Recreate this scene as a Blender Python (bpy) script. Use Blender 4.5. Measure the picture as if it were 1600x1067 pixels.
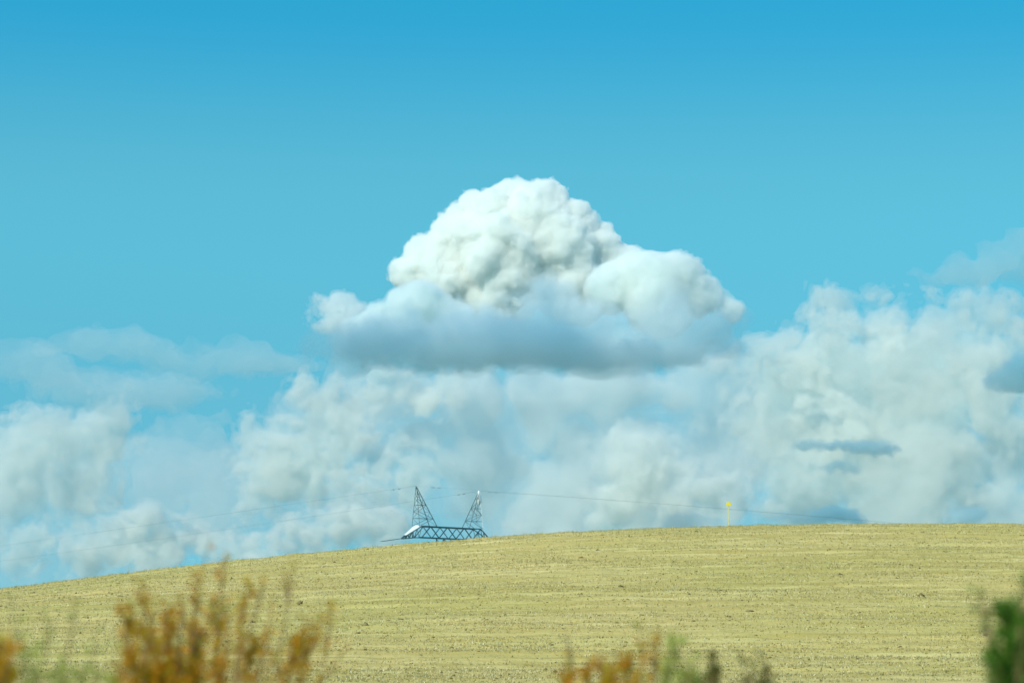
import bpy, bmesh, math, random
import numpy as np
from mathutils import Vector, Matrix

R = math.radians
scene = bpy.context.scene
for o in list(bpy.data.objects):
    bpy.data.objects.remove(o)

# ------------------------------------------------------------------ camera
EYE = 1.6                       # eye height above the verge
LENS = 85.0
PX = LENS / 36.0 * 1600         # photo pixels per unit tangent
HORIZON = 1000.0                # photo row of eye level
PITCH = math.atan((HORIZON - 533.5) / PX)
cam_d = bpy.data.cameras.new("camera")
cam_d.lens = LENS
cam_d.sensor_width = 36.0
cam_d.clip_start = 0.2
cam_d.clip_end = 300000.0
cam_d.dof.use_dof = True
cam_d.dof.focus_distance = 260.0
cam_d.dof.aperture_fstop = 3.2
cam = bpy.data.objects.new("camera", cam_d)
cam.location = (0, 0, EYE)
cam.rotation_euler = (R(90) + PITCH, 0, 0)
scene.collection.objects.link(cam)
scene.camera = cam

# ------------------------------------------------------------------ sky and sun
SUN_EL, SUN_AZ = 42.0, -142.0   # azimuth measured clockwise from the view direction (+Y): behind, to the left
SUN_DIR = Vector((math.sin(R(SUN_AZ)) * math.cos(R(SUN_EL)), math.cos(R(SUN_AZ)) * math.cos(R(SUN_EL)), math.sin(R(SUN_EL))))
world = bpy.data.worlds.new("World")
scene.world = world
world.use_nodes = True
nt = world.node_tree
nt.nodes.clear()
w_out = nt.nodes.new("ShaderNodeOutputWorld")
w_bg = nt.nodes.new("ShaderNodeBackground")
w_sky = nt.nodes.new("ShaderNodeTexSky")
w_sky.sky_type = 'NISHITA'
w_sky.sun_disc = False
w_sky.sun_elevation = R(SUN_EL)
w_sky.sun_rotation = R(SUN_AZ)
w_sky.altitude = 600
w_sky.air_density = 1.0
w_sky.dust_density = 0.25
w_sky.ozone_density = 1.6
# clear dry air: the deep blue reaches far down, so the sky is looked up a little higher than the view ray
w_tc = nt.nodes.new("ShaderNodeTexCoord")
w_map = nt.nodes.new("ShaderNodeMapping"); w_map.vector_type = 'POINT'
w_map.inputs["Location"].default_value = (0, 0, 0.28)
w_map.inputs["Scale"].default_value = (1, 1, 0.9)
nt.links.new(w_tc.outputs["Generated"], w_map.inputs[0])
nt.links.new(w_map.outputs[0], w_sky.inputs[0])
# colour of the air by height: teal haze near the ground, deeper cyan-blue higher up
w_sep = nt.nodes.new("ShaderNodeSeparateXYZ"); nt.links.new(w_tc.outputs["Generated"], w_sep.inputs[0])
w_ramp = nt.nodes.new("ShaderNodeValToRGB")
w_ramp.color_ramp.interpolation = 'EASE'
stops = [(0.0, (0.285, 0.63, 0.49)), (0.07, (0.285, 0.65, 0.505)), (0.18, (0.295, 0.81, 0.62)), (0.265, (0.09, 0.71, 0.675)), (0.6, (0.07, 0.60, 0.66))]
while len(w_ramp.color_ramp.elements) < len(stops): w_ramp.color_ramp.elements.new(0.5)
for e_, (p_, c_) in zip(w_ramp.color_ramp.elements, stops): e_.position = p_; e_.color = c_ + (1,)
nt.links.new(w_sep.outputs[2], w_ramp.inputs[0])
w_dbl = nt.nodes.new("ShaderNodeVectorMath"); w_dbl.operation = 'SCALE'; w_dbl.inputs["Scale"].default_value = 2.0
nt.links.new(w_ramp.outputs[0], w_dbl.inputs[0])
w_tint = nt.nodes.new("ShaderNodeMix")
w_tint.data_type = 'RGBA'
w_tint.blend_type = 'MULTIPLY'
w_tint.clamp_result = False
w_tint.inputs[0].default_value = 1.0
nt.links.new(w_sky.outputs[0], w_tint.inputs[6])
nt.links.new(w_dbl.outputs[0], w_tint.inputs[7])
nt.links.new(w_tint.outputs[2], w_bg.inputs[0])
w_bg.inputs[1].default_value = 0.15
nt.links.new(w_bg.outputs[0], w_out.inputs[0])

sun_d = bpy.data.lights.new("sun", 'SUN')
sun_d.energy = 3.5
sun_d.angle = R(0.53)
sun_d.color = (1.0, 0.935, 0.76)
sun = bpy.data.objects.new("sun", sun_d)
sun.rotation_euler = SUN_DIR.to_track_quat('Z', 'Y').to_euler()
scene.collection.objects.link(sun)

scene.view_settings.view_transform = 'Standard'
scene.view_settings.look = 'None'
scene.view_settings.exposure = 0.15
scene.view_settings.gamma = 1.0
scene.view_settings.use_curve_mapping = False
scene.render.engine = 'CYCLES'
scene.cycles.use_denoising = True
scene.cycles.max_bounces = 24
scene.cycles.diffuse_bounces = 3
scene.cycles.glossy_bounces = 2
scene.cycles.transmission_bounces = 2
scene.cycles.transparent_max_bounces = 48
scene.cycles.volume_bounces = 20
scene.cycles.caustics_reflective = False
scene.cycles.caustics_refractive = False

# ------------------------------------------------------------------ helpers
CP, SP = math.cos(PITCH), math.sin(PITCH)
def ray(px, py):
    """direction through a photo pixel, scaled so that its forward (y) part is 1"""
    u, v = (px - 800) / PX, (533.5 - py) / PX
    d = Vector((u, CP - v * SP, SP + v * CP))
    return d / d.y
def at(px, py, Y):
    d = ray(px, py)
    return Vector((d.x * Y, Y, EYE + d.z * Y))

def tag(o, label=None, cat=None, group=None, kind=None):
    if label: o["label"] = label
    if cat: o["category"] = cat
    if group: o["group"] = group
    if kind: o["kind"] = kind
    return o
def link(o, parent=None):
    scene.collection.objects.link(o)
    if parent: o.parent = parent
    return o
def empty(name, loc=(0, 0, 0)):
    o = bpy.data.objects.new(name, None)
    o.location = loc
    o.empty_display_size = 0.2
    return link(o)
def mesh_np(name, verts, faces, mat=None, parent=None, smooth=False):
    """faces: (n,k) array or list"""
    me = bpy.data.meshes.new(name)
    me.from_pydata([tuple(v) for v in verts] if not isinstance(verts, np.ndarray) else verts.tolist(), [], faces.tolist() if isinstance(faces, np.ndarray) else faces)
    if smooth:
        me.polygons.foreach_set("use_smooth", np.ones(len(me.polygons), dtype=bool))
    me.update()
    if mat: me.materials.append(mat)
    return link(bpy.data.objects.new(name, me), parent)

def node_mat(name):
    m = bpy.data.materials.new(name)
    m.use_nodes = True
    t = m.node_tree
    return m, t, t.nodes["Principled BSDF"]
def plain_mat(name, col, rough=0.6, metal=0.0, var=0.15, scale=3.0):
    m, t, b = node_mat(name)
    n = t.nodes.new("ShaderNodeTexNoise"); n.inputs["Scale"].default_value = scale; n.inputs["Detail"].default_value = 6
    tc = t.nodes.new("ShaderNodeTexCoord"); t.links.new(tc.outputs["Object"], n.inputs["Vector"])
    r = t.nodes.new("ShaderNodeValToRGB")
    r.color_ramp.elements[0].position = 0.3; r.color_ramp.elements[1].position = 0.7
    r.color_ramp.elements[0].color = tuple(c * (1 - var) for c in col) + (1,)
    r.color_ramp.elements[1].color = tuple(min(1, c * (1 + var)) for c in col) + (1,)
    t.links.new(n.outputs["Fac"], r.inputs[0]); t.links.new(r.outputs[0], b.inputs["Base Color"])
    b.inputs["Roughness"].default_value = rough; b.inputs["Metallic"].default_value = metal
    return m

def worley(p, seed):
    """distance to the nearest feature point of a jittered unit grid (the eight nearest cells)"""
    p = p.astype(np.float32)
    c = np.floor(p - 0.5).astype(np.int64)
    best = np.full(len(p), 9.0, np.float32)
    tab = np.random.default_rng(seed).random((4096, 3)).astype(np.float32) * 0.8 + 0.1
    for dx in (0, 1):
        for dy in (0, 1):
            for dz in (0, 1):
                q = c + np.array((dx, dy, dz))
                h = ((q[:, 0] * 73856093) ^ (q[:, 1] * 19349663) ^ (q[:, 2] * 83492791)) & 4095
                d = q.astype(np.float32) + tab[h] - p
                best = np.minimum(best, np.einsum('ij,ij->i', d, d))
    return np.sqrt(best)
def vnoise(p, seed):
    """smooth value noise, -1 to 1, for (n,3) or (n,2) points"""
    if p.shape[1] == 2: p = np.concatenate((p, np.zeros((len(p), 1))), 1)
    c = np.floor(p).astype(np.int64); f = p - c; f = f * f * (3 - 2 * f)
    out = np.zeros(len(p))
    for dx in (0, 1):
        for dy in (0, 1):
            for dz in (0, 1):
                q = c + np.array((dx, dy, dz))
                h = (q[:, 0] * 73856093) ^ (q[:, 1] * 19349663) ^ (q[:, 2] * 83492791) ^ (seed * 2654435)
                h = (h ^ (h >> 13)) * 1274126177 & 0x7fffffff
                v = (h & 65535) / 32767.5 - 1
                w = (f[:, 0] if dx else 1 - f[:, 0]) * (f[:, 1] if dy else 1 - f[:, 1]) * (f[:, 2] if dz else 1 - f[:, 2])
                out += v * w
    return out

# ------------------------------------------------------------------ clouds
def cloud_mat(name, density, col=(0.99, 0.995, 0.99), g=0.0):
    m = bpy.data.materials.new(name)
    m.use_nodes = True
    t = m.node_tree
    t.nodes.clear()
    out = t.nodes.new("ShaderNodeOutputMaterial")
    v = t.nodes.new("ShaderNodeVolumePrincipled")
    v.inputs["Color"].default_value = col + (1,)
    v.inputs["Density"].default_value = density
    v.inputs["Anisotropy"].default_value = g
    t.links.new(v.outputs[0], out.inputs["Volume"])
    return m

def grid_noise(ax, scale, seed, amp=1.0):
    """smooth value noise on an axis-aligned grid, by interpolating a coarse random lattice one axis at a time"""
    rng = np.random.default_rng(seed)
    mats, sizes = [], []
    for k in range(3):
        u = (ax[k] - ax[k][0]) / scale + rng.random()
        c = np.floor(u).astype(int); f = u - c; f = f * f * (3 - 2 * f)
        m = np.zeros((len(u), c.max() + 2), np.float32)
        m[np.arange(len(u)), c] = 1 - f; m[np.arange(len(u)), c + 1] = f
        mats.append(m); sizes.append(c.max() + 2)
    L = (rng.random(sizes) * 2 - 1).astype(np.float32) * amp
    L = np.tensordot(mats[0], L, (1, 0))                                  # x, b, c
    L = np.matmul(mats[1][None], L)                                       # x, y, c
    return np.matmul(L, mats[2].T[None])                                  # x, y, z

def surface_net(A, org, h):
    """closed quad mesh around A > 0 (naive surface nets); A is padded so that it is negative on its border"""
    ins = A > 0
    nx, ny, nz = A.shape
    c8 = ins[:-1, :-1, :-1].astype(np.int8)
    cnt = np.zeros_like(c8)
    for dx in (0, 1):
        for dy in (0, 1):
            for dz in (0, 1):
                cnt += ins[dx:nx - 1 + dx, dy:ny - 1 + dy, dz:nz - 1 + dz]
    act = (cnt > 0) & (cnt < 8)
    I = np.argwhere(act)
    vid = np.full(act.shape, -1, np.int64); vid[act] = np.arange(len(I))
    acc = np.zeros((len(I), 3)); num = np.zeros(len(I))
    for ax in range(3):
        o1, o2 = [k for k in range(3) if k != ax]
        for p in (0, 1):
            for q in (0, 1):
                off = np.zeros(3, int); off[o1] = p; off[o2] = q
                J = I + off; K = J.copy(); K[:, ax] += 1
                va = A[J[:, 0], J[:, 1], J[:, 2]]; vb = A[K[:, 0], K[:, 1], K[:, 2]]
                m = (va > 0) != (vb > 0)
                t = va[m] / (va[m] - vb[m])
                pt = (off + 0.0) * np.ones((m.sum(), 1)); pt[:, ax] += t
                acc[m] += pt; num[m] += 1
    V = (I + acc / num[:, None]) * h + org
    quads = []
    for ax in range(3):
        o1, o2 = (ax + 1) % 3, (ax + 2) % 3
        sl0 = [slice(1, -1)] * 3; sl1 = [slice(1, -1)] * 3
        sl0[ax] = slice(0, A.shape[ax] - 1); sl1[ax] = slice(1, A.shape[ax])
        a, b = ins[tuple(sl0)], ins[tuple(sl1)]
        E = np.argwhere(a != b)
        flip = a[E[:, 0], E[:, 1], E[:, 2]]
        base = E.copy(); base[:, o1] += 1; base[:, o2] += 1
        def g(d1, d2):
            q = base.copy(); q[:, o1] += d1; q[:, o2] += d2
            return vid[q[:, 0], q[:, 1], q[:, 2]]
        Q = np.stack((g(-1, -1), g(0, -1), g(0, 0), g(-1, 0)), 1)
        Q[~flip] = Q[~flip][:, ::-1]
        quads.append(Q)
    return V, np.concatenate(quads)

def np_mesh(name, V, Q):
    me = bpy.data.meshes.new(name)
    me.vertices.add(len(V)); me.vertices.foreach_set("co", np.ascontiguousarray(V, dtype=np.float32).ravel())
    k = Q.shape[1]
    me.loops.add(Q.size); me.loops.foreach_set("vertex_index", np.ascontiguousarray(Q, dtype=np.int32).ravel())
    me.polygons.add(len(Q)); me.polygons.foreach_set("loop_start", np.arange(0, Q.size, k, dtype=np.int32))
    me.update(calc_edges=True); me.validate()
    me.polygons.foreach_set("use_smooth", np.ones(len(me.polygons), dtype=bool))
    return me

def cloud(name, D, blobs, seed, label, mfp=(25, 8), core=4.0, h=3.0, warp=((70, 16), (28, 8)), billow=((34, 15), (14, 7)), fray=((9, 2.5),),
          deep=1.0, base=None, k_union=3.5, group=None, col=(0.99, 0.995, 0.99), streak=1.0):
    """blobs: (px, py, rx[, ry[, depth offset]]) in photo pixels at D metres; mfp: mean free path of haze shell and core in photo pixels;
    core: how far (px) the dense core lies inside the shell; the outline is broken up by warping, billows (rounded cells) and fraying"""
    B = []
    for b in blobs:
        d = ray(b[0], b[1])
        rx = b[2]; ry = b[3] if len(b) > 3 else rx; dz = b[4] if len(b) > 4 else 0.0
        B.append((np.array((d.x * PX, dz, d.z * PX)), np.array((rx, 0.5 * (rx + ry) * deep, ry))))
    pad = sum(w[1] for w in warp) * 0.6 + sum(w[1] for w in billow) * 0.6 + 4 * h
    lo = np.min([c - r for c, r in B], 0) - pad; hi = np.max([c + r for c, r in B], 0) + pad
    n = np.ceil((hi - lo) / h).astype(int) + 1
    ax = [lo[k] + h * np.arange(n[k]) for k in range(3)]
    ax32 = [a_.astype(np.float32) for a_ in ax]
    w3 = [np.zeros(n, np.float32) for _ in range(3)]
    for i, (sc_, amp) in enumerate(warp):
        for k in range(3): w3[k] += grid_noise(ax, sc_, seed * 100 + i * 10 + k, amp)
    w3[0] += ax32[0][:, None, None]; w3[1] += ax32[1][None, :, None]; w3[2] += ax32[2][None, None, :]
    wp = sum(w[1] for w in warp)
    A = np.full(n, -1e3, np.float32)
    reach = sum(w[1] for w in billow) + wp + 12
    for c, r in B:                                   # union of ellipsoids, each looked at only in its own neighbourhood
        sl = tuple(slice(max(0, int((c[k] - r[k] - reach - lo[k]) / h)), int((c[k] + r[k] + reach - lo[k]) / h) + 2) for k in range(3))
        e = np.sqrt(sum(((w3[k][sl] - np.float32(c[k])) * np.float32(1 / r[k])) ** 2 for k in range(3)))
        A[sl] = k_union * np.logaddexp(A[sl] / k_union, np.float32(min(r) / k_union) * (1 - e))
    bw = sum(w[1] for w in billow)
    band = (A > -0.62 * bw - 4) & (A < 0.55 * bw + 4 + core)
    pb = np.stack([w_[band] for w_ in w3], 1)
    add = np.zeros(len(pb), np.float32)
    for i, (sc_, amp) in enumerate(billow):
        add += amp * (0.62 - 1.15 * worley(pb / (np.array((1, 1, streak)) * sc_), seed * 7 + i))
    for i, (sc_, amp) in enumerate(fray):
        add += grid_noise(ax, sc_, seed * 50 + i, amp)[band]
    A[band] += add
    if base is not None:
        bz = ray(800, base).z * PX
        A = np.minimum(A, (ax32[2][None, None, :] - np.float32(bz)) * 0.6 + grid_noise(ax, 60.0, seed, 8.0) + grid_noise(ax, 24.0, seed + 1, 4.0))
    for k in range(3):
        sl = [slice(None)] * 3
        for e in (0, -1): sl[k] = e; A[tuple(sl)] = np.minimum(A[tuple(sl)], -1.0)
    s = D / PX
    def build(level):
        V, Q = surface_net(A - level, lo, h)
        return V * s, Q
    V, Q = build(0.0)
    piv = np.array(((V[:, 0].min() + V[:, 0].max()) / 2, (V[:, 1].min() + V[:, 1].max()) / 2, V[:, 2].min()))
    me = np_mesh(name, V - piv, Q)
    me.materials.append(cloud_mat(name, 1.0 / (mfp[0] * s), col))
    ob = link(bpy.data.objects.new(name, me))
    ob.location = piv + np.array((0, D, EYE))
    tag(ob, label, "cloud", group)
    if len(mfp) > 1:
        V, Q = build(core)
        if len(Q):
            me = np_mesh("core", V - piv, Q)
            me.materials.append(cloud_mat(name + "_core", 1.0 / (mfp[1] * s), col))
            link(bpy.data.objects.new("core", me), ob)
    return ob

CL = "cumulus clouds beyond the field"
def C(*a, **k):
    k.setdefault("group", CL)
    return cloud("cumulus_cloud", *a, **k)
BANK = dict(mfp=(68, 40), core=5, h=3.0, deep=0.36, col=(0.953, 0.955, 0.93), billow=((46, 16), (20, 10), (9, 5)), warp=((90, 20), (36, 10)), fray=((9, 3),))  # lowered scattering colour stands in for the haze that dims far clouds
PUFF = dict(mfp=(50, 28), core=4, h=2.4, deep=0.36, col=(0.953, 0.953, 0.925), billow=((36, 14), (16, 8), (8, 4)), warp=((70, 18), (28, 10)), fray=((7, 2.5),))  # colour lowered for distance haze here too
VEIL = dict(mfp=(130,), h=3.5, warp=((90, 30), (30, 12)), billow=((40, 12), (16, 6)), col=(0.78, 0.91, 0.94))
# --- the central cumulus and its skirts
C(8300, [
    (830, 335, 56), (775, 342, 52), (745, 328, 32), (735, 312, 18), (852, 300, 28), (815, 302, 30), (776, 306, 24), (872, 318, 24), (884, 346, 38), (720, 374, 48),
    (680, 400, 44), (645, 428, 32), (790, 405, 86), (870, 398, 72), (925, 388, 38), (948, 394, 24), (655, 392, 24), (905, 345, 22), (930, 368, 20),
    (700, 440, 56), (780, 460, 64), (900, 450, 64), (630, 415, 17), (695, 355, 24), (710, 335, 16), (975, 412, 30)], 3,
    "tall bright white cauliflower-topped cumulus towering in the centre of the sky", h=2.0, mfp=(19, 9), core=2.5, k_union=3.0,
    warp=((80, 7), (30, 5)), billow=((48, 12), (22, 9), (9.5, 5.2)), fray=((5, 1.5),), col=(0.990, 0.998, 0.986))
C(8050, [
    (1000, 428, 46), (1045, 436, 46), (955, 448, 45), (1078, 428, 26), (1085, 458, 38), (1120, 462, 22), (1145, 478, 17), (1152, 495, 13), (1030, 470, 60)], 5,
    "smooth rounded white cloud shoulder right of the tall cumulus", mfp=(28, 13), k_union=5.0, h=2.4, billow=((56, 11), (24, 8), (10, 4.5)), warp=((80, 8), (30, 5)), col=(0.965, 0.988, 0.98))
C(8000, [
    (512, 470, 20), (490, 468, 11), (530, 476, 22), (484, 492, 11), (498, 510, 12), (552, 496, 30), (520, 498, 24), (535, 455, 10)], 6,
    "small ragged white puff at the left tip of the tall cumulus", mfp=(36, 20), h=2.0, k_union=2.0, deep=0.6, warp=((40, 10), (18, 6)), billow=((24, 10), (11, 7)), fray=((5, 2.5),))
C(7700, [(665, 482, 44), (630, 492, 40), (700, 500, 36), (590, 505, 36), (555, 515, 30)], 8,
    "pale grey cloud mound low on the left flank of the tall cumulus", mfp=(36, 17), h=2.4, billow=((50, 11), (22, 9), (10, 5)), warp=((70, 12), (28, 8)), col=(0.94, 0.975, 0.97))
C(7450, [
    (855, 488, 66), (920, 508, 60), (1000, 515, 54), (1060, 502, 56), (1112, 500, 46), (1138, 498, 24),
    (720, 525, 44), (790, 525, 54), (640, 530, 44), (570, 535, 36), (525, 525, 24), (820, 545, 310, 38), (610, 535, 120, 34), (1020, 535, 135, 44), (920, 562, 120, 30)], 7,
    "broad grey-blue shaded cloud shelf under the tall white cumulus", mfp=(100, 48), core=9, deep=0.55, base=586, billow=((60, 18), (26, 12), (11, 6)), warp=((90, 16), (34, 11)), fray=((7, 3),), h=2.6, col=(0.915, 0.972, 0.985))
# --- unseen cloud added above the picture to cast shade on that shelf
e = at(800, 470, 7450) + SUN_DIR * 3600.0
k_ = PX / e.y
C(e.y, [(800 + e.x * k_ + dx, HORIZON - (e.z - EYE) * k_ + 40, 300, 60, dz) for dx in (-1050, -700, -350, 0, 350, 700, 1050, 1400) for dz in (-320, -700)], 41,
    "wide cloud overhead, above the top of the picture", mfp=(100,), h=16, warp=((300, 40),), billow=((160, 50),), fray=())
# --- thin far wall of cloud behind everything low down
C(27000, [(x, y, 110, 60) for x, y in ((-60, 730), (80, 760), (220, 745), (370, 760), (520, 690), (640, 660), (760, 690), (900, 690), (1040, 690), (1180, 700), (1330, 690), (1480, 720), (1620, 760),
    (0, 850), (140, 850), (300, 830), (460, 800), (620, 780), (780, 790), (940, 790), (1100, 790), (1260, 800), (1420, 800), (1560, 820))], 12,
    "long thin pale cloud wall lying along the whole horizon", mfp=(240,), h=5.0, warp=((120, 40), (50, 20)), billow=((60, 22), (26, 12), (12, 5)), col=(0.90, 0.93, 0.92))
# --- the bank on the right
C(15000, [
    (1310, 500, 46), (1280, 478, 28), (1335, 472, 24), (1390, 515, 48), (1480, 510, 48), (1555, 515, 44), (1600, 545, 48), (1630, 640, 60), (1570, 690, 70), (1610, 790, 60), (1540, 790, 60), (1220, 550, 50), (1170, 560, 48),
    (1300, 590, 90), (1420, 600, 100), (1510, 600, 90), (1230, 660, 90), (1340, 690, 110), (1440, 720, 100), (1250, 770, 80), (1400, 800, 90), (1470, 780, 60)], 11,
    "huge pale cumulus bank filling the right of the sky", **BANK)
C(14880, [(1290, 500, 24), (1330, 488, 20), (1275, 600, 30), (1255, 640, 26), (1300, 640, 34), (1340, 670, 34), (1390, 530, 26), (1265, 570, 24)], 14,
    "bright cream ridge running down the front of the right bank", mfp=(50, 30), core=4, h=2.4, deep=0.4, billow=((30, 12), (14, 8), (7, 4)), col=(0.95, 0.96, 0.94))
# --- the pale bank behind the centre
C(21000, [
    (640, 605, 54), (560, 592, 34), (500, 600, 30), (740, 612, 64), (850, 628, 76), (950, 620, 74), (1080, 602, 78), (1150, 600, 60), (1000, 740, 90), (900, 760, 90),
    (760, 730, 80), (680, 680, 50), (1130, 720, 80), (1050, 830, 90), (850, 840, 90), (600, 680, 50)], 13,
    "flat pale grey cloud bank low behind the tall cumulus", mfp=(90, 62), core=8, h=3.6, deep=0.5, warp=((100, 30), (40, 14)), billow=((60, 18), (26, 9), (11, 4)), col=(0.925, 0.94, 0.93))
C(20600, [(470, 600, 26), (520, 618, 34), (600, 598, 40), (655, 618, 44), (705, 598, 34), (560, 640, 40)], 20,
    "ragged cream cloud under the left end of the shaded shelf", **PUFF)
C(20300, [(990, 710, 45), (1030, 695, 30), (955, 715, 30), (1010, 760, 60), (950, 790, 50), (1050, 760, 40)], 15,
    "soft cream cloud heap above the crest right of the pylon", **PUFF)
C(20000, [(1090, 740, 22), (1115, 762, 32), (1140, 785, 36), (1090, 780, 26), (1120, 810, 30)], 16,
    "small cream cloud puff just left of the yellow marker post", **PUFF)
C(20400, [(650, 735, 26), (625, 730, 20), (675, 716, 16), (590, 745, 36), (545, 765, 44), (650, 770, 22)], 17,
    "ragged cream cloud directly above the left pylon horn", **PUFF)
C(17600, [(570, 815, 42), (612, 812, 26), (530, 830, 40), (600, 850, 40), (480, 850, 50)], 18,
    "low cream cloud heap on the crest left of the pylon", **PUFF)
C(19000, [(850, 825, 24), (820, 840, 24), (880, 845, 26)], 19,
    "small low cloud dome on the crest right of the pylon", **PUFF)
# --- the heaps on the left
C(16000, [(150, 690, 62), (185, 668, 34), (70, 695, 64), (10, 690, 60), (120, 750, 70), (30, 770, 70), (185, 710, 34)], 21,
    "big flat-topped pale cloud at the left edge of the sky", **BANK)
C(19000, [(290, 690, 50), (325, 665, 30), (265, 720, 50), (330, 720, 54), (250, 760, 54), (340, 790, 60)], 23,
    "dim grey cloud dome between the two left heaps", mfp=(90,), h=3.4, deep=0.45, col=(0.92, 0.94, 0.93))
C(16500, [(395, 690, 32), (366, 683, 14), (440, 690, 44), (490, 670, 42), (430, 740, 48), (540, 640, 38), (412, 785, 30), (480, 730, 50), (535, 690, 40), (470, 600, 24), (510, 615, 24)], 25,
    "bright tattered cloud heap left of centre above the power lines", **PUFF)
C(17000, [(190, 840, 50), (235, 822, 32), (285, 828, 32), (130, 865, 44), (330, 860, 44), (240, 880, 50), (400, 870, 50)], 27,
    "low pale cloud heap lying on the left slope of the field", **PUFF)
C(15500, [(30, 850, 36), (62, 843, 24), (5, 860, 30)], 28,
    "small torn cloud scrap at the far left above the slope", **PUFF)
# --- veils and scraps
C(12000, [(180, 535, 70, 24), (230, 545, 70, 22), (120, 545, 60, 24), (320, 560, 90, 20), (420, 570, 80, 20)], 31,
    "thin grey veil of cloud floating high on the left", **VEIL)
C(11500, [(40, 575, 80, 30), (120, 595, 110, 26), (15, 545, 40, 20), (230, 605, 120, 20)], 32,
    "dim blue cloud band above the heap at the left edge", **VEIL)
C(10000, [(1588, 400, 36, 26), (1610, 415, 50, 24), (1550, 425, 46, 20), (1500, 440, 50, 20)], 33,
    "faint smoky cloud wisp at the upper right edge", **{**VEIL, "mfp": (75,)})
C(7400, [(1572, 588, 34, 16), (1605, 578, 40, 24), (1590, 600, 40, 14)], 38,
    "blue-grey shaded cloud scrap at the right edge before the bank", h=2.0, mfp=(60, 36), warp=((50, 10), (18, 5)), billow=((24, 9), (10, 5)), col=(0.86, 0.965, 0.965))
SLIV = dict(h=1.6, mfp=(50, 28), core=3.0, warp=((40, 12), (14, 6)), billow=((18, 8), (8, 5)), fray=((5, 3),), col=(0.86, 0.965, 0.965))
C(7400, [(1268, 694, 26, 12), (1295, 697, 30, 8), (1350, 693, 40, 11), (1385, 697, 26, 7)], 34,
    "small dark blue cloud sliver before the right bank", **SLIV)
C(7400, [(1300, 724, 22, 7), (1325, 729, 16, 5)], 35,
    "tiny dark blue cloud scrap under the larger dark sliver", **SLIV)
C(7400, [(1265, 806, 26, 12), (1310, 801, 26, 14), (1230, 812, 30, 8), (1335, 808, 18, 10), (1288, 798, 16, 8)], 36,
    "low dark blue cloud hump on the crest right of the yellow marker", **SLIV)
C(7400, [(1515, 808, 22, 16), (1500, 815, 20, 14)], 37,
    "little dark blue cloud peak at the far right of the crest", **SLIV)

# ------------------------------------------------------------------ the hill
CREST_Y, FOOT_Y, LOW = 300.0, 160.0, -1.0
prof = np.array([(-300, 965), (-150, 944), (0, 918), (100, 905), (200, 893), (300, 879), (400, 867), (500, 857), (600, 847), (700, 838.5), (800, 830), (900, 823.5),
                 (1000, 819), (1100, 815.5), (1200, 812.5), (1300, 811.5), (1400, 811), (1600, 811), (1800, 813), (2100, 822)], float)
prof_x = (prof[:, 0] - 800) / PX * CREST_Y
prof_z = np.array([at(p[0], p[1], CREST_Y).z for p in prof])
def crest_height(x):
    xs = np.concatenate(([-2500, -700, -240], prof_x, [240, 700, 2500])); zs = np.concatenate(([LOW, 1.0, prof_z[0] - 4], prof_z, [prof_z[-1] - 2, 6, LOW]))
    out = 0
    for d, w in ((-8, 1), (-4, 2), (0, 3), (4, 2), (8, 1)): out = out + w * np.interp(x + d, xs, zs)
    return out / 9
def hill(x, y):
    x = np.asarray(x, float); y = np.asarray(y, float)
    t = (y - FOOT_Y) / (CREST_Y - FOOT_Y)
    a, b = t, 1.06 - 0.9 * (t - 1)
    k = 0.09
    s_ = -k * np.log(np.exp(-np.clip(a, -5, 5) / k) + np.exp(-np.clip(b, -5, 5) / k))       # rounded crest
    s_ = np.where(b < -4, b, s_)
    s_ = np.where(t < 0.35, 0.05 * np.log1p(np.exp(np.clip(s_ / 0.05, -50, 50))), np.maximum(s_, 0.05 * np.log1p(np.exp(np.clip(s_ / 0.05, -50, 50)))))
    return LOW + (crest_height(x) - LOW) * s_
def relief(x, y):
    p = np.stack((x, y), 1)
    v = y + 0.13 * x + 1.5 * vnoise(p / 40.0, 5)
    r = 0.07 * np.sin(v * 2 * np.pi / 2.4) * (0.5 + 0.5 * vnoise(np.stack((x / 25, y / 8), 1), 8)) + 0.10 * vnoise(p / 2.2, 3) + 0.05 * vnoise(p / 0.8, 4) + 0.12 * vnoise(np.stack((x / 30, v / 3.0), 1), 9)
    return r
gx = np.concatenate((-np.geomspace(60000, 90, 26), np.arange(-78, 78.1, 0.5), np.geomspace(90, 60000, 26)))
gy = np.concatenate((-np.geomspace(20000, 20, 12), np.arange(-10, 140, 10), np.arange(142, 318, 0.5), np.arange(320, 620, 12), np.geomspace(640, 90000, 24)))
GX, GY = np.meshgrid(gx, gy)
fx, fy = GX.ravel(), GY.ravel()
fz = hill(fx, fy)
mask = np.clip((fy - 120) / 30, 0, 1) * np.clip((340 - fy) / 20, 0, 1) * np.clip((85 - np.abs(fx)) / 5, 0, 1)
fz = fz + relief(fx, fy) * mask
fz = np.where((fy < 60) & (np.abs(fx) < 80), np.maximum(fz, LOW + 1.0 * np.clip((60 - fy) / 45, 0, 1)), fz)   # the verge at the roadside is level with the road
nx_, ny_ = len(gx), len(gy)
idx = np.arange(nx_ * ny_).reshape(ny_, nx_)
quads = np.stack((idx[:-1, :-1], idx[:-1, 1:], idx[1:, 1:], idx[1:, :-1]), -1).reshape(-1, 4)

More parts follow.
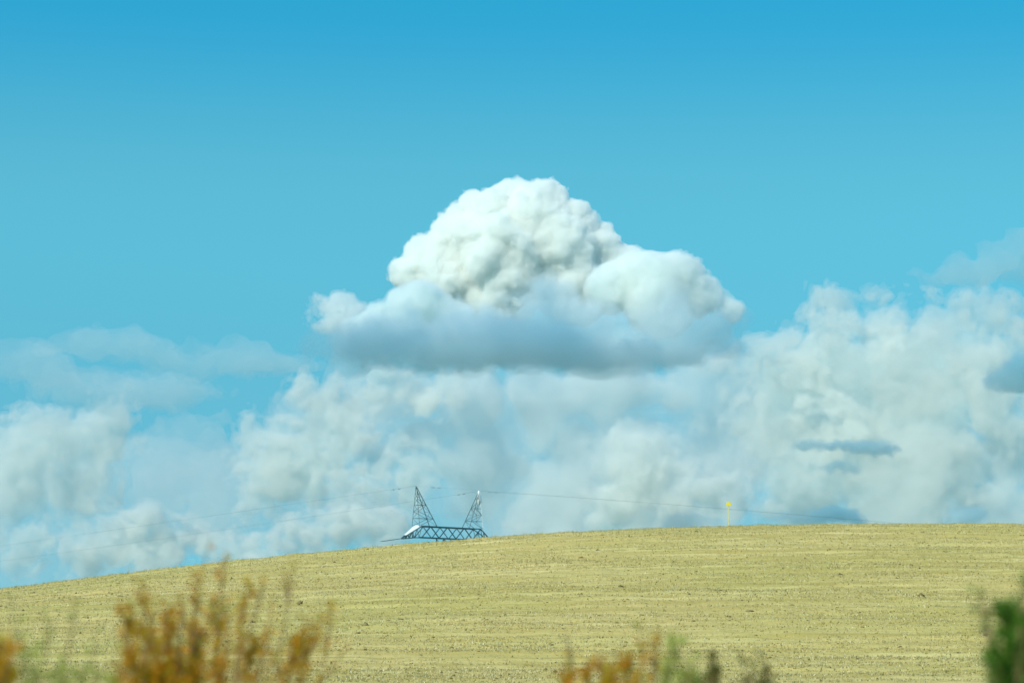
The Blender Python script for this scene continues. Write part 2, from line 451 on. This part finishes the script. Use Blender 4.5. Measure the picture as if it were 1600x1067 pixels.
m_field, t, b = node_mat("stubble_field_soil")
tc = t.nodes.new("ShaderNodeTexCoord")
def noise(scale, detail, rough, vec, dist=0.0):
    n = t.nodes.new("ShaderNodeTexNoise")
    n.inputs["Scale"].default_value = scale; n.inputs["Detail"].default_value = detail; n.inputs["Roughness"].default_value = rough; n.inputs["Distortion"].default_value = dist
    t.links.new(vec, n.inputs["Vector"]); return n.outputs["Fac"]
def mapping(scale, rot=(0, 0, 0)):
    m = t.nodes.new("ShaderNodeMapping"); m.inputs["Scale"].default_value = scale; m.inputs["Rotation"].default_value = rot
    t.links.new(tc.outputs["Object"], m.inputs[0]); return m.outputs[0]
def ramp(fac, stops):
    r = t.nodes.new("ShaderNodeValToRGB"); e = r.color_ramp.elements
    while len(e) < len(stops): e.new(0.5)
    for k, (p, c) in enumerate(stops): e[k].position = p; e[k].color = tuple(c) + (1,)
    t.links.new(fac, r.inputs[0]); return r.outputs[0]
def mix(kind, fac, a, b_):
    m = t.nodes.new("ShaderNodeMix"); m.data_type = 'RGBA'; m.blend_type = kind
    if isinstance(fac, float): m.inputs[0].default_value = fac
    else: t.links.new(fac, m.inputs[0])
    t.links.new(a, m.inputs[6]); t.links.new(b_, m.inputs[7]); return m.outputs[2]
iso = mapping((1, 1, 1))
row = mapping((0.07, 1, 1), (0, 0, 0.13))
c1 = ramp(noise(0.55, 6, 0.65, row), [(0.28, (0.48, 0.37, 0.12)), (0.5, (0.58, 0.46, 0.175)), (0.68, (0.72, 0.595, 0.26))])
c2 = ramp(noise(0.04, 3, 0.5, iso), [(0.35, (0.93, 0.955, 0.82)), (0.65, (1.05, 1.02, 0.98))])
c3 = ramp(noise(1.8, 6, 0.75, iso), [(0.30, (0.62, 0.58, 0.50)), (0.44, (1, 1, 1)), (0.60, (1.0, 1.0, 1.0)), (0.74, (1.2, 1.18, 1.15))])
wv = t.nodes.new("ShaderNodeTexWave"); wv.wave_type = 'BANDS'; wv.bands_direction = 'Y'
wv.inputs["Scale"].default_value = 0.065; wv.inputs["Distortion"].default_value = 2.2; wv.inputs["Detail"].default_value = 4; wv.inputs["Detail Scale"].default_value = 1.5
t.links.new(mapping((0.25, 1, 1), (0, 0, 0.13)), wv.inputs["Vector"])
c4 = ramp(wv.outputs["Fac"], [(0.1, (0.93, 0.93, 0.88)), (0.6, (1.0, 1.0, 1.0)), (0.95, (1.035, 1.035, 1.03))])      # drill rows
col = mix('MULTIPLY', 1.0, mix('MULTIPLY', 1.0, mix('MULTIPLY', 1.0, c1, c2), c3), c4)
# unseen country beyond: patchwork fields, tinted and lightened to bounce light onto cloud bases
sep = t.nodes.new("ShaderNodeSeparateXYZ"); t.links.new(tc.outputs["Object"], sep.inputs[0])
far = t.nodes.new("ShaderNodeMath"); far.operation = 'GREATER_THAN'; far.inputs[1].default_value = 380.0; t.links.new(sep.outputs[1], far.inputs[0])
vor = t.nodes.new("ShaderNodeTexVoronoi"); vor.inputs["Scale"].default_value = 0.004; t.links.new(tc.outputs["Object"], vor.inputs["Vector"])
patch = ramp(vor.outputs["Color"], [(0.2, (0.12, 0.19, 0.15)), (0.5, (0.18, 0.25, 0.20)), (0.8, (0.24, 0.31, 0.25))])
col = mix('MIX', far.outputs[0], col, patch)
t.links.new(col, b.inputs["Base Color"])
b.inputs["Roughness"].default_value = 0.95
b.inputs["Specular IOR Level"].default_value = 0.1
bmp = t.nodes.new("ShaderNodeBump"); bmp.inputs["Strength"].default_value = 0.6; bmp.inputs["Distance"].default_value = 0.25
t.links.new(noise(2.5, 5, 0.7, iso), bmp.inputs["Height"]); t.links.new(bmp.outputs[0], b.inputs["Normal"])
field = mesh_np("field", np.stack((fx, fy, fz), 1), quads, m_field, smooth=True)
tag(field, "dry tan stubble field rising to a rounded crest", kind="structure")

# ------------------------------------------------------------------ straw, clods and weeds on the field (nobody could count them)
def island_mat(name, stops, rough=0.8, translucent=0.0):
    global t
    m, t, b = node_mat(name)
    g = t.nodes.new("ShaderNodeNewGeometry")
    c = ramp(g.outputs["Random Per Island"], stops)
    t.links.new(c, b.inputs["Base Color"])
    b.inputs["Roughness"].default_value = rough; b.inputs["Specular IOR Level"].default_value = 0.2
    if translucent:
        tr = t.nodes.new("ShaderNodeBsdfTranslucent"); t.links.new(c, tr.inputs[0])
        mx = t.nodes.new("ShaderNodeMixShader"); mx.inputs[0].default_value = translucent
        out = t.nodes["Material Output"]
        t.links.new(b.outputs[0], mx.inputs[1]); t.links.new(tr.outputs[0], mx.inputs[2]); t.links.new(mx.outputs[0], out.inputs[0])
    return m
def field_points(n, seed, rows=0.0):
    r = np.random.default_rng(seed)
    y = r.uniform(146, 312, n * 2); x = r.uniform(-1, 1, n * 2) * (0.222 * y + 3)
    if rows:
        p = np.stack((x, y), 1)
        v = y + 0.13 * x + 1.5 * vnoise(p / 40.0, 5)
        w = 0.5 + 0.35 * vnoise(np.stack((x / 9, v / 0.9), 1), 21) + 0.35 * vnoise(np.stack((x / 25, v / 2.5), 1), 22)
        keep = r.random(n * 2) < np.clip(w, 0.05, 1) ** (1 + rows)
        x, y = x[keep], y[keep]
    x, y = x[:n], y[:n]
    return x, y, hill(x, y) + relief(x, y), r
def straw(n, seed, lo, hi, name, mat, label, cat_lean=1.0, width=0.06, rows=0.4):
    x, y, z, r = field_points(n, seed, rows); n = len(x)
    V, F = [], []
    for k in range(2):
        a = r.uniform(0, 2 * np.pi, n); L = r.uniform(lo, hi, n); lean = r.uniform(0.2, cat_lean, n)
        w = width * r.uniform(0.5, 1.3, n)
        ox, oy = x + r.normal(0, 0.06, n), y + r.normal(0, 0.06, n)
        tip = np.stack((ox + L * np.sin(lean * 1.45) * np.cos(a), oy + L * np.sin(lean * 1.45) * np.sin(a), z + L * np.cos(lean * 1.45)), 1)
        p1 = np.stack((ox - w * np.sin(a), oy + w * np.cos(a), z - 0.04), 1); p2 = np.stack((ox + w * np.sin(a), oy - w * np.cos(a), z - 0.04), 1)
        V.append(np.stack((p1, p2, tip), 1).reshape(-1, 3))
    V = np.concatenate(V); F = np.arange(len(V)).reshape(-1, 3)
    me = np_mesh(name, V, F); me.polygons.foreach_set("use_smooth", np.zeros(len(me.polygons), dtype=bool)); me.materials.append(mat)
    return tag(link(bpy.data.objects.new(name, me)), label, None, None, "stuff")
m_straw = island_mat("straw", [(0.0, (0.45, 0.35, 0.13)), (0.5, (0.58, 0.48, 0.22)), (0.85, (0.70, 0.60, 0.32)), (1.0, (0.82, 0.75, 0.50))], 0.75, 0.25)
straw(170000, 51, 0.08, 0.20, "straw_stubble", m_straw, "cut straw stubble strewn over the tan field")
m_weed = island_mat("weed", [(0.0, (0.20, 0.19, 0.05)), (1.0, (0.32, 0.28, 0.10))], 0.8, 0.2)
straw(1600, 52, 0.08, 0.22, "weed_tufts", m_weed, "small olive weed tufts dotted over the stubble", 0.6, 0.09, 0.0)
m_tuft = island_mat("dry_grass", [(0.0, (0.46, 0.38, 0.14)), (1.0, (0.66, 0.58, 0.30))], 0.8, 0.3)
def crest_points(n, seed, rows=0.0):
    r = np.random.default_rng(seed); x = r.uniform(-70, 70, n); y = r.uniform(288, 304, n)
    return x, y, hill(x, y) + relief(x, y), r
field_points_, field_points = field_points, crest_points
straw(5000, 54, 0.10, 0.42, "dry_grass_tufts", m_tuft, "short dry grass tufts fringing the crest of the field", 0.7, 0.04, 0.0)
field_points = field_points_
x, y, z, r = field_points(1300, 53, 0.3); n = len(x)
ov, of = np.array([(1, 0, 0), (-1, 0, 0), (0, 1, 0), (0, -1, 0), (0, 0, 1), (0, 0, -1)], float), np.array([(0, 2, 4), (2, 1, 4), (1, 3, 4), (3, 0, 4), (2, 0, 5), (1, 2, 5), (3, 1, 5), (0, 3, 5)])
sz = r.uniform(0.05, 0.11, n) * np.where(r.random(n) < 0.06, 2.0, 1.0)
V = (ov[None] * (1 + 0.35 * r.normal(size=(n, 6, 1))) * sz[:, None, None] * np.stack((r.uniform(0.9, 1.7, n), np.ones(n), r.uniform(0.6, 1.1, n)), 1)[:, None, :] + np.stack((x, y, z + 0.02), 1)[:, None, :]).reshape(-1, 3)
F = (of[None] + 6 * np.arange(n)[:, None, None]).reshape(-1, 3)
m_clod = island_mat("earth_clod", [(0.0, (0.13, 0.10, 0.04)), (1.0, (0.30, 0.24, 0.10))], 0.95)
me = np_mesh("earth_clods", V, F); me.materials.append(m_clod)
tag(link(bpy.data.objects.new("earth_clods", me)), "dark earth clods scattered over the stubble field", None, None, "stuff")

# ------------------------------------------------------------------ power pylon behind the crest
class MB:
    def __init__(self): self.v, self.f = [], []
    def bar(self, a, b, w, d=None):
        a, b = Vector(a), Vector(b); d = d or w
        ax = (b - a).normalized(); up = Vector((0, 0, 1)) if abs(ax.z) < 0.95 else Vector((1, 0, 0))
        s1 = ax.cross(up).normalized() * w / 2; s2 = ax.cross(s1).normalized() * d / 2
        n = len(self.v)
        for p in (a, b):
            for q in (s1 + s2, -s1 + s2, -s1 - s2, s1 - s2): self.v.append(p + q)
        self.f += [tuple(n + k for k in q) for q in ((3, 2, 1, 0), (4, 5, 6, 7), (0, 1, 5, 4), (1, 2, 6, 5), (2, 3, 7, 6), (3, 0, 4, 7))]
    def plate(self, pts, th):
        pts = [Vector(p) for p in pts]; nrm = (pts[1] - pts[0]).cross(pts[2] - pts[0]).normalized() * th
        n, k = len(self.v), len(pts)
        self.v += [p + nrm for p in pts] + [p - nrm for p in pts]
        self.f += [tuple(range(n, n + k)), tuple(range(n + 2 * k - 1, n + k - 1, -1))] + [(n + (j + 1) % k, n + j, n + k + j, n + k + (j + 1) % k) for j in range(k)]
    def tube(self, pts, rad, sides=6):
        n = len(self.v); P = [Vector(p) for p in pts]
        for i, p in enumerate(P):
            ax = (P[min(i + 1, len(P) - 1)] - P[max(i - 1, 0)]).normalized(); up = Vector((0, 0, 1)) if abs(ax.z) < 0.9 else Vector((1, 0, 0))
            a = ax.cross(up).normalized(); b = ax.cross(a)
            rr = rad[i] if hasattr(rad, '__len__') else rad
            for k in range(sides): self.v.append(p + (a * math.cos(2 * math.pi * k / sides) + b * math.sin(2 * math.pi * k / sides)) * rr)
        for i in range(len(P) - 1):
            for k in range(sides):
                k2 = (k + 1) % sides
                self.f.append((n + i * sides + k, n + i * sides + k2, n + (i + 1) * sides + k2, n + (i + 1) * sides + k))
        self.f += [tuple(n + k for k in range(sides))[::-1], tuple(n + (len(P) - 1) * sides + k for k in range(sides))]
    def build(self, name, mat, parent=None, origin=None):
        o = Vector(origin) if origin is not None else Vector()
        ob = mesh_np(name, [v - o for v in self.v], self.f, mat, parent)
        if parent is None: ob.location = o
        return ob
m_steel = plain_mat("dark_green_steel", (0.10, 0.175, 0.185), 0.55, 0.2, 0.2, 0.6)
m_sunlit_post = plain_mat("sunlit_post_steel", (0.62, 0.66, 0.65), 0.45, 0.1, 0.12, 0.8)  # light copy of the steel: sunlight painted on the right horn's outer posts
m_sunlit = plain_mat("sunlit_steel_white", (0.80, 0.82, 0.82), 0.4, 0.0, 0.04, 1.0)  # white that paints sunlight onto the steel

A1, A2 = at(650, 760, 400), at(749, 768, 412)
U = Vector((A2.x - A1.x, A2.y - A1.y, 0)); LB = U.length; U.normalize()
Wp = Vector((-U.y, U.x, 0))
ZT = at(660, 822, 401).z; ZB = ZT - 1.85; ZA = 0.5 * (A1.z + A2.z)
HW = 0.85
O0 = Vector((A1.x, A1.y, 0))
def Q(u, w, z): return O0 + U * u + Wp * w + Vector((0, 0, z))
mid = Q(LB / 2, 0, 0)
gz = float(hill(mid.x, mid.y))
pyl = empty("power_pylon", (mid.x, mid.y, gz))
tag(pyl, "dark lattice power pylon with two pointed horns behind the crest", "pylon")
def ploc(mb, name, mat): 
    ob = mb.build(name, mat, pyl, origin=(mid.x, mid.y, gz)); return ob
# crossarm: box truss between the horns with tapered ends
m = MB()
CA = 3.9
for w in (-HW, HW):
    m.bar(Q(0.6, w, ZT), Q(LB - 0.6, w, ZT), 0.17); m.bar(Q(0, w, ZB), Q(LB, w, ZB), 0.15)
    N = 7
    for k in range(N):
        a, b = 0.6 + (LB - 1.2) * k / N, 0.6 + (LB - 1.2) * (k + 1) / N
        m.bar(Q(a, w, ZT if k % 2 else ZB), Q(b, w, ZB if k % 2 else ZT), 0.13 if w < 0 else 0.10)
    for end, sgn in ((0.6, -1), (LB - 0.6, 1)):
        tipz = ZB - 0.25
        m.bar(Q(end, w, ZT), Q(end + sgn * CA, w * 0.12, tipz), 0.13); m.bar(Q(end, w, ZB), Q(end + sgn * CA, w * 0.12, tipz - 0.12), 0.12)
        for k in range(4):
            f0, f1 = k / 4, (k + 0.6) / 4
            p0 = Q(end + sgn * CA * f0, w * (1 - 0.88 * f0), ZT + (tipz - ZT) * f0); p1 = Q(end + sgn * CA * f1, w * (1 - 0.88 * f1), ZB - 0.35 * f1)
            m.bar(p0, p1, 0.09)
            f2 = (k + 1) / 4
            m.bar(p1, Q(end + sgn * CA * f2, w * (1 - 0.88 * f2), ZT + (tipz - ZT) * f2), 0.09)
for k in range(10):
    u = 0.6 + (LB - 1.2) * k / 9
    m.bar(Q(u, -HW, ZT), Q(u, HW, ZT), 0.09); m.bar(Q(u, -HW, ZB), Q(u, HW, ZB), 0.09)
    if k < 9:
        u2 = 0.6 + (LB - 1.2) * (k + 1) / 9
        m.bar(Q(u, -HW, ZT), Q(u2, HW, ZT), 0.07)
m.bar(Q(0.6 - CA, 0, ZB - 0.3), Q(0.6 - CA - 5.0, 0, ZB - 0.95), 0.10)
ploc(m, "crossarm", m_steel)
# horns
def horn(u_in, u_out, mat_in, mat_out, name):
    m, mo = MB(), MB()
    apex = Q(u_out, 0, ZA); sg = 1 if u_out > u_in else -1
    top = {}
    def leg(u, w, f):
        return Q(u + (u_out - sg * 0.06 - u) * f, w * (1 - 0.9 * f), ZT + (ZA - ZT) * f)
    for w in (-HW, HW):
        for u in (u_in, u_out):
            (mo if u == u_out else m).bar(leg(u, w, 0), leg(u, w, 1), 0.085)
    lv = [0.0, 0.20, 0.37, 0.54, 0.70, 0.83]
    for i, f in enumerate(lv[1:], 1):
        c = [leg(u_in, -HW, f), leg(u_out, -HW, f), leg(u_out, HW, f), leg(u_in, HW, f)]
        if i in (1, 3, 5) or i == 2:
            for k in range(4):
                if i == 2 and k in (0, 2): continue
                m.bar(c[k], c[(k + 1) % 4], 0.05)
        g = lv[i - 1]
        for w in (-HW, HW):
            a, b = (u_in, u_out) if i % 2 else (u_out, u_in)
            m.bar(leg(a, w, f), leg(b, w, g), 0.05)
        for u in (u_in, u_out):
            a = HW if i % 2 else -HW
            m.bar(leg(u, a, f), leg(u, -a, g), 0.04)
    m.bar(leg(u_out, 0, 0.97), apex + Vector((0, 0, 0.12)), 0.12)
    h_ = ploc(m, name, mat_in)
    ob = mo.build("corner_post", mat_out, h_, origin=(mid.x, mid.y, gz))
    return h_, leg
h1, leg1 = horn(4.3, 0.0, m_steel, m_steel, "horn")
h2, leg2 = horn(LB - 3.5, LB, m_steel, m_sunlit_post, "horn")
m = MB()
m.tube([leg2(LB, 0, 0.66), leg2(LB, 0, 0.74), leg2(LB, 0, 0.9), leg2(LB, 0, 1.0) + Vector((0, 0, 0.15))], [0.20, 0.48, 0.40, 0.14], 4)  # added white tip that paints in the sun glint on the steel
ob = m.build("peak_glint", m_sunlit, h2, origin=(mid.x, mid.y, gz)); ob["label"] = "sun glint painted white on the tip of the right horn"
# white sheet painting in the sunlight on the crossarm's sloping left end
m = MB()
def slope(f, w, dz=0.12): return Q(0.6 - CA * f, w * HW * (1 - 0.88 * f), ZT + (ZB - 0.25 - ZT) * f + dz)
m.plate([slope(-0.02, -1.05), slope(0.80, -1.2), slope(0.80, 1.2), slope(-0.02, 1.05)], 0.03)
ob = ploc(m, "sunlit_end_panel", m_sunlit); ob["label"] = "sloping end panel of the crossarm with its sunlight painted white"
# legs below the crossarm, down to the ground behind the hill
for u in (6.9, LB - 3.2):
    m = MB()
    ug = LB / 2 + (u - LB / 2) * 0.75
    N = 6
    corners = [(-0.9, -HW), (0.9, -HW), (0.9, HW), (-0.9, HW)]
    def lp(c, f): return Q(u + (ug - u) * f + corners[c][0], corners[c][1] * (1 + 0.5 * f), ZB + (gz - 0.4 - ZB) * f)
    for c in range(4):
        m.bar(lp(c, 0), lp(c, 1), 0.16)
        for k in range(N):
            m.bar(lp(c, k / N), lp((c + 1) % 4, (k + 1) / N), 0.08)
    ploc(m, "tower_leg", m_steel)

# ------------------------------------------------------------------ earth wires
m_wire = plain_mat("weathered_wire", (0.10, 0.12, 0.13), 0.5, 0.4, 0.1, 1.0)
def wire(start, pts, dampers, label, rad=0.0115):
    P = [start] + [at(*p) for p in pts]
    xs = np.array([p.x for p in P]); o = np.argsort(xs)
    # smooth curve through the points: quadratic in x for height, linear for depth
    X = xs[o]; Z = np.array([p.z for p in P])[o]; Yv = np.array([p.y for p in P])[o]
    wgt = np.where(np.arange(len(P)) == int(np.where(o == 0)[0][0]), 60.0, 1.0)
    cz = np.polyfit(X, Z, 2, w=wgt); cy = np.polyfit(X, Yv, 1, w=wgt)
    tt = np.linspace(start.x, P[-1].x, 60)
    pts3 = [Vector((x_, np.polyval(cy, x_), np.polyval(cz, x_))) for x_ in tt]
    pts3[0] = start.copy()
    m = MB(); m.tube(pts3, rad, 5)
    ob = m.build("earth_wire", m_wire, origin=start)
    tag(ob, label, "wire", "earth wires on the pylon horns")
    for px in dampers:
        d = ray(px, 770)
        x_ = min(pts3, key=lambda p: abs(p.x / p.y - d.x)).copy()
        i = min(range(len(pts3)), key=lambda k: abs(pts3[k].x / pts3[k].y - d.x)); j = i + 1 if i + 1 < len(pts3) else i - 1
        # where the wire crosses that bearing
        p, q = pts3[max(i - 1, 0)], pts3[min(i + 1, len(pts3) - 1)]
        f = (d.x - p.x / p.y) / (q.x / q.y - p.x / p.y); c = p.lerp(q, f); ax = (q - p).normalized()
        mm = MB(); mm.tube([c - ax * 0.26 - Vector((0, 0, .10)), c - ax * 0.12 - Vector((0, 0, .10))], 0.05, 6); mm.tube([c + ax * 0.12 - Vector((0, 0, .10)), c + ax * 0.26 - Vector((0, 0, .10))], 0.05, 6)
        mm.bar(c - ax * 0.2 - Vector((0, 0, .10)), c + ax * 0.2 - Vector((0, 0, .10)), 0.02); mm.bar(c - Vector((0, 0, .12)), c, 0.03)
        mm.build("vibration_damper", m_wire, ob, origin=start)
    return ob
T1, T2 = A1 + Vector((0, 0, 0.1)), A2 + Vector((0, 0, 0.1))
wire(T1, [(600, 769, 411), (430, 797, 450), (257, 822, 490), (0, 857, 545), (-300, 890, 620)], (615, 624), "upper thin wire running from the left horn down to the left")
wire(T2, [(690, 780, 426), (600, 794, 446), (410, 826, 490), (236, 851, 530), (63, 872, 570), (-300, 908, 650)], (717, 725), "lower thin wire running from the right horn down to the left")
wire(T1, [(690, 762.5, 399), (860, 773, 395), (1060, 790, 390), (1240, 804, 385), (1400, 818, 381), (1500, 827, 379)], (677, 686), "faint wire from the left horn away to the right", 0.006)
wire(T2, [(775, 770, 411), (940, 780, 407), (1160, 797, 401), (1250, 804, 399), (1400, 817, 395), (1500, 826, 392)], (765, 775), "thin wire from the right horn sloping down to the right", 0.010)

# ------------------------------------------------------------------ yellow marker post on the crest
c = at(1138.5, 812, 297)
gz_ = float(hill(c.x, 297.0)); 
m_yel = plain_mat("yellow_paint", (0.80, 0.62, 0.02), 0.4, 0.0, 0.05, 2.0)
m_ypost = plain_mat("faded_yellow_post", (0.66, 0.58, 0.26), 0.5, 0.0, 0.12, 2.0)
mk = empty("marker_post", (c.x, 297.0, gz_))
tag(mk, "small yellow marker post standing on the crest of the field", "marker post")
zt = at(1138, 787.5, 297).z - gz_
m = MB(); m.tube([Vector((0, 0, -0.3)), Vector((0, 0, zt + 0.1))], 0.06, 10); m.build("post", m_ypost, mk)
m = MB()
w, h2_, d = 0.29, 0.21, 0.05
m.plate([(-w, -0.09, zt - h2_), (w, -0.09, zt - h2_), (w * 1.05, -0.09, zt + h2_ * 0.5), (w * 0.7, -0.09, zt + h2_), (-w * 0.7, -0.09, zt + h2_), (-w * 1.05, -0.09, zt + h2_ * 0.5)], d / 2)
m.build("sign_plate", m_yel, mk)
m = MB(); m.tube([Vector((0, 0, zt + 0.1)), Vector((0, 0, zt + 0.2)), Vector((0, 0, zt + 0.3))], [0.11, 0.10, 0.03], 10); m.build("cap", m_yel, mk)

# ------------------------------------------------------------------ roadside shrubs, close to the camera and out of focus
def shrub(D, root, tips, seed, leaf_mat, bark_mat, label, leaf=0.024, spread=0.05, along=0.5, narrow=0.35, stems=0.006, dense=1.0):
    """tips: (px, py, leaves) in photo pixels; branches rise from the root on the ground to each tip and fork on the way"""
    r = random.Random(seed); rn = np.random.default_rng(seed)
    base = at(root, 1000, D); base.z = 0.0
    o = empty("shrub", base); tag(o, label, "shrub", "roadside shrubs in front of the field")
    m = MB(); LV = []
    for (px, py, nl) in tips:
        nl = int(nl * dense)
        Y = D + r.uniform(-0.35, 0.35)
        tip = at(px, py, Y)
        mid_ = base.lerp(tip, 0.55) + Vector((r.gauss(0, 0.05), r.gauss(0, 0.1), 0.12))
        b0 = base + Vector((r.gauss(0, 0.06), r.gauss(0, 0.06), -0.05))
        pts = []
        for k in range(9):
            f = k / 8; p = b0.lerp(mid_, f).lerp(mid_.lerp(tip, f), f)
            pts.append(p + Vector((r.gauss(0, 0.006), r.gauss(0, 0.006), 0)))
        m.tube([p - base for p in pts], [stems * (1 - 0.8 * k / 8) for k in range(9)], 5)
        def P_(f):
            f = f * 8; i = min(int(f), 7); return pts[i].lerp(pts[i + 1], f - i)
        tw = [(pts, 1.0)]
        for k in range(max(3, nl // 26)):
            f = r.uniform(1 - along, 0.96); s0 = P_(f)
            dv = (P_(min(1, f + 0.1)) - s0).normalized() * 0.6 + Vector((r.gauss(0, narrow), r.gauss(0, narrow), r.uniform(0.1, 0.8)))
            L = r.uniform(0.08, 0.22) * (1.3 - f) * 1.8
            e_ = s0 + dv.normalized() * L
            m.tube([s0 - base, s0.lerp(e_, 0.5) + Vector((0, 0, 0.006)) - base, e_ - base], [stems * 0.35, stems * 0.28, stems * 0.15], 4)
            for _ in range(nl // 8):
                g = r.random() ** 0.7
                LV.append(s0.lerp(e_, g) + Vector((r.gauss(0, spread * 0.14), r.gauss(0, spread * 0.2), r.gauss(0, spread * 0.14))))
        for _ in range(nl):
            f = 1 - along * r.random() ** 1.2
            k = spread * (0.25 + 1.2 * (1 - f))
            LV.append(P_(f) + Vector((r.gauss(0, k), r.gauss(0, k), r.gauss(0, k * 0.6))))
    m.build("branches", bark_mat, o)
    C0 = np.array([v - base for v in LV]); n = len(C0)
    a = rn.normal(size=(n, 3)); a[:, 2] = np.abs(a[:, 2]) + 0.3; a /= np.linalg.norm(a, axis=1)[:, None]
    b_ = np.cross(a, rn.normal(size=(n, 3))); b_ /= np.linalg.norm(b_, axis=1)[:, None]
    L = (leaf * rn.uniform(0.6, 1.4, n))[:, None]
    V = np.stack((C0, C0 + a * L * 0.5 + b_ * L * 0.2, C0 + a * L, C0 + a * L * 0.5 - b_ * L * 0.2), 1).reshape(-1, 3)
    me = np_mesh("foliage", V, np.arange(4 * n).reshape(-1, 4)); me.polygons.foreach_set("use_smooth", np.zeros(len(me.polygons), dtype=bool)); me.materials.append(leaf_mat)
    link(bpy.data.objects.new("foliage", me), o)
    return o
m_rust = island_mat("rust_orange_leaf", [(0.0, (0.55, 0.19, 0.010)), (0.45, (0.74, 0.36, 0.012)), (0.75, (0.60, 0.42, 0.018)), (1.0, (0.36, 0.34, 0.03))], 0.7, 0.5)
m_soft = island_mat("soft_green_leaf", [(0.0, (0.28, 0.36, 0.05)), (1.0, (0.48, 0.50, 0.10))], 0.7, 0.45)
m_dark = island_mat("dark_green_leaf", [(0.0, (0.04, 0.13, 0.015)), (0.7, (0.12, 0.28, 0.025)), (1.0, (0.20, 0.20, 0.04))], 0.6, 0.45)
m_olive = island_mat("brown_olive_leaf", [(0.0, (0.08, 0.09, 0.02)), (0.6, (0.14, 0.15, 0.03)), (1.0, (0.20, 0.12, 0.03))], 0.7, 0.3)
m_bark = plain_mat("grey_brown_twig", (0.26, 0.17, 0.08), 0.85, 0.0, 0.3, 30.0)
shrub(7.0, 270, [(198, 945, 150), (232, 908, 130), (262, 950, 200), (236, 985, 240), (302, 895, 120), (335, 940, 150), (348, 868, 50), (325, 840, 16), (384, 912, 110), (215, 930, 60), (284, 930, 90), (362, 960, 110), (395, 1000, 160), (425, 985, 90),
    (455, 1005, 160), (500, 965, 160), (520, 942, 60), (462, 880, 30), (430, 925, 60), (475, 985, 120), (200, 1010, 260), (280, 1020, 320), (310, 985, 220), (250, 1045, 320), (340, 1030, 160), (410, 900, 20), (480, 1040, 120), (210, 1050, 260), (295, 1055, 300)],
    61, m_rust, m_bark, "rusty orange twiggy shrub at the lower left", spread=0.042, along=0.36, narrow=0.5, leaf=0.019, dense=1.5, stems=0.008)
shrub(5.6, -30, [(-10, 970, 120), (4, 1000, 140), (-30, 950, 160), (8, 1040, 160), (-20, 1030, 200)], 62, m_rust, m_bark, "rusty shrub cut off by the left edge of the picture", spread=0.03, along=0.3)
shrub(6.0, 60, [(30, 955, 26), (10, 930, 22), (70, 970, 26), (120, 950, 16), (150, 985, 20), (55, 1010, 30), (100, 1050, 120), (140, 1048, 110), (60, 1055, 90), (165, 1055, 90)], 63, m_soft, m_bark, "thin pale green shrub at the lower left corner", spread=0.05, along=0.25)
shrub(6.6, 930, [(885, 1055, 140), (915, 1048, 180), (950, 1045, 200), (985, 1020, 120), (1005, 1005, 60), (1032, 985, 40), (935, 1010, 22), (885, 985, 10), (965, 1050, 180), (1000, 1052, 120)], 64, m_rust, m_bark, "small rusty orange shrub sprig at the bottom centre", spread=0.03, along=0.22)
shrub(6.2, 1055, [(1045, 1015, 70), (1060, 1000, 60), (1080, 1035, 80), (1035, 1045, 90), (1065, 1055, 110), (1090, 1060, 80)], 65, m_soft, m_bark, "soft green shrub right of the orange sprig", spread=0.035, along=0.22)
shrub(6.4, 1118, [(1114, 1022, 60), (1120, 1045, 80), (1112, 1058, 90)], 66, m_olive, m_bark, "dark brown seed stalk shrub beside the soft green one", spread=0.014, along=0.2, narrow=0.1)
shrub(6.4, 1185, [(1175, 1035, 40), (1195, 1045, 80), (1165, 1055, 50), (1205, 1052, 60)], 67, m_olive, m_bark, "low olive shrub at the bottom right of centre", spread=0.03, along=0.2)
shrub(5.2, 1585, [(1568, 945, 260), (1575, 975, 320), (1560, 1020, 260), (1590, 1000, 320), (1605, 960, 300), (1555, 1050, 220), (1580, 1050, 360), (1600, 1040, 360), (1540, 955, 30), (1533, 918, 14), (1548, 1000, 60), (1600, 900, 40)], 68, m_dark, m_bark,
    "dense dark green shrub at the lower right edge", spread=0.022, along=0.28, narrow=0.2)
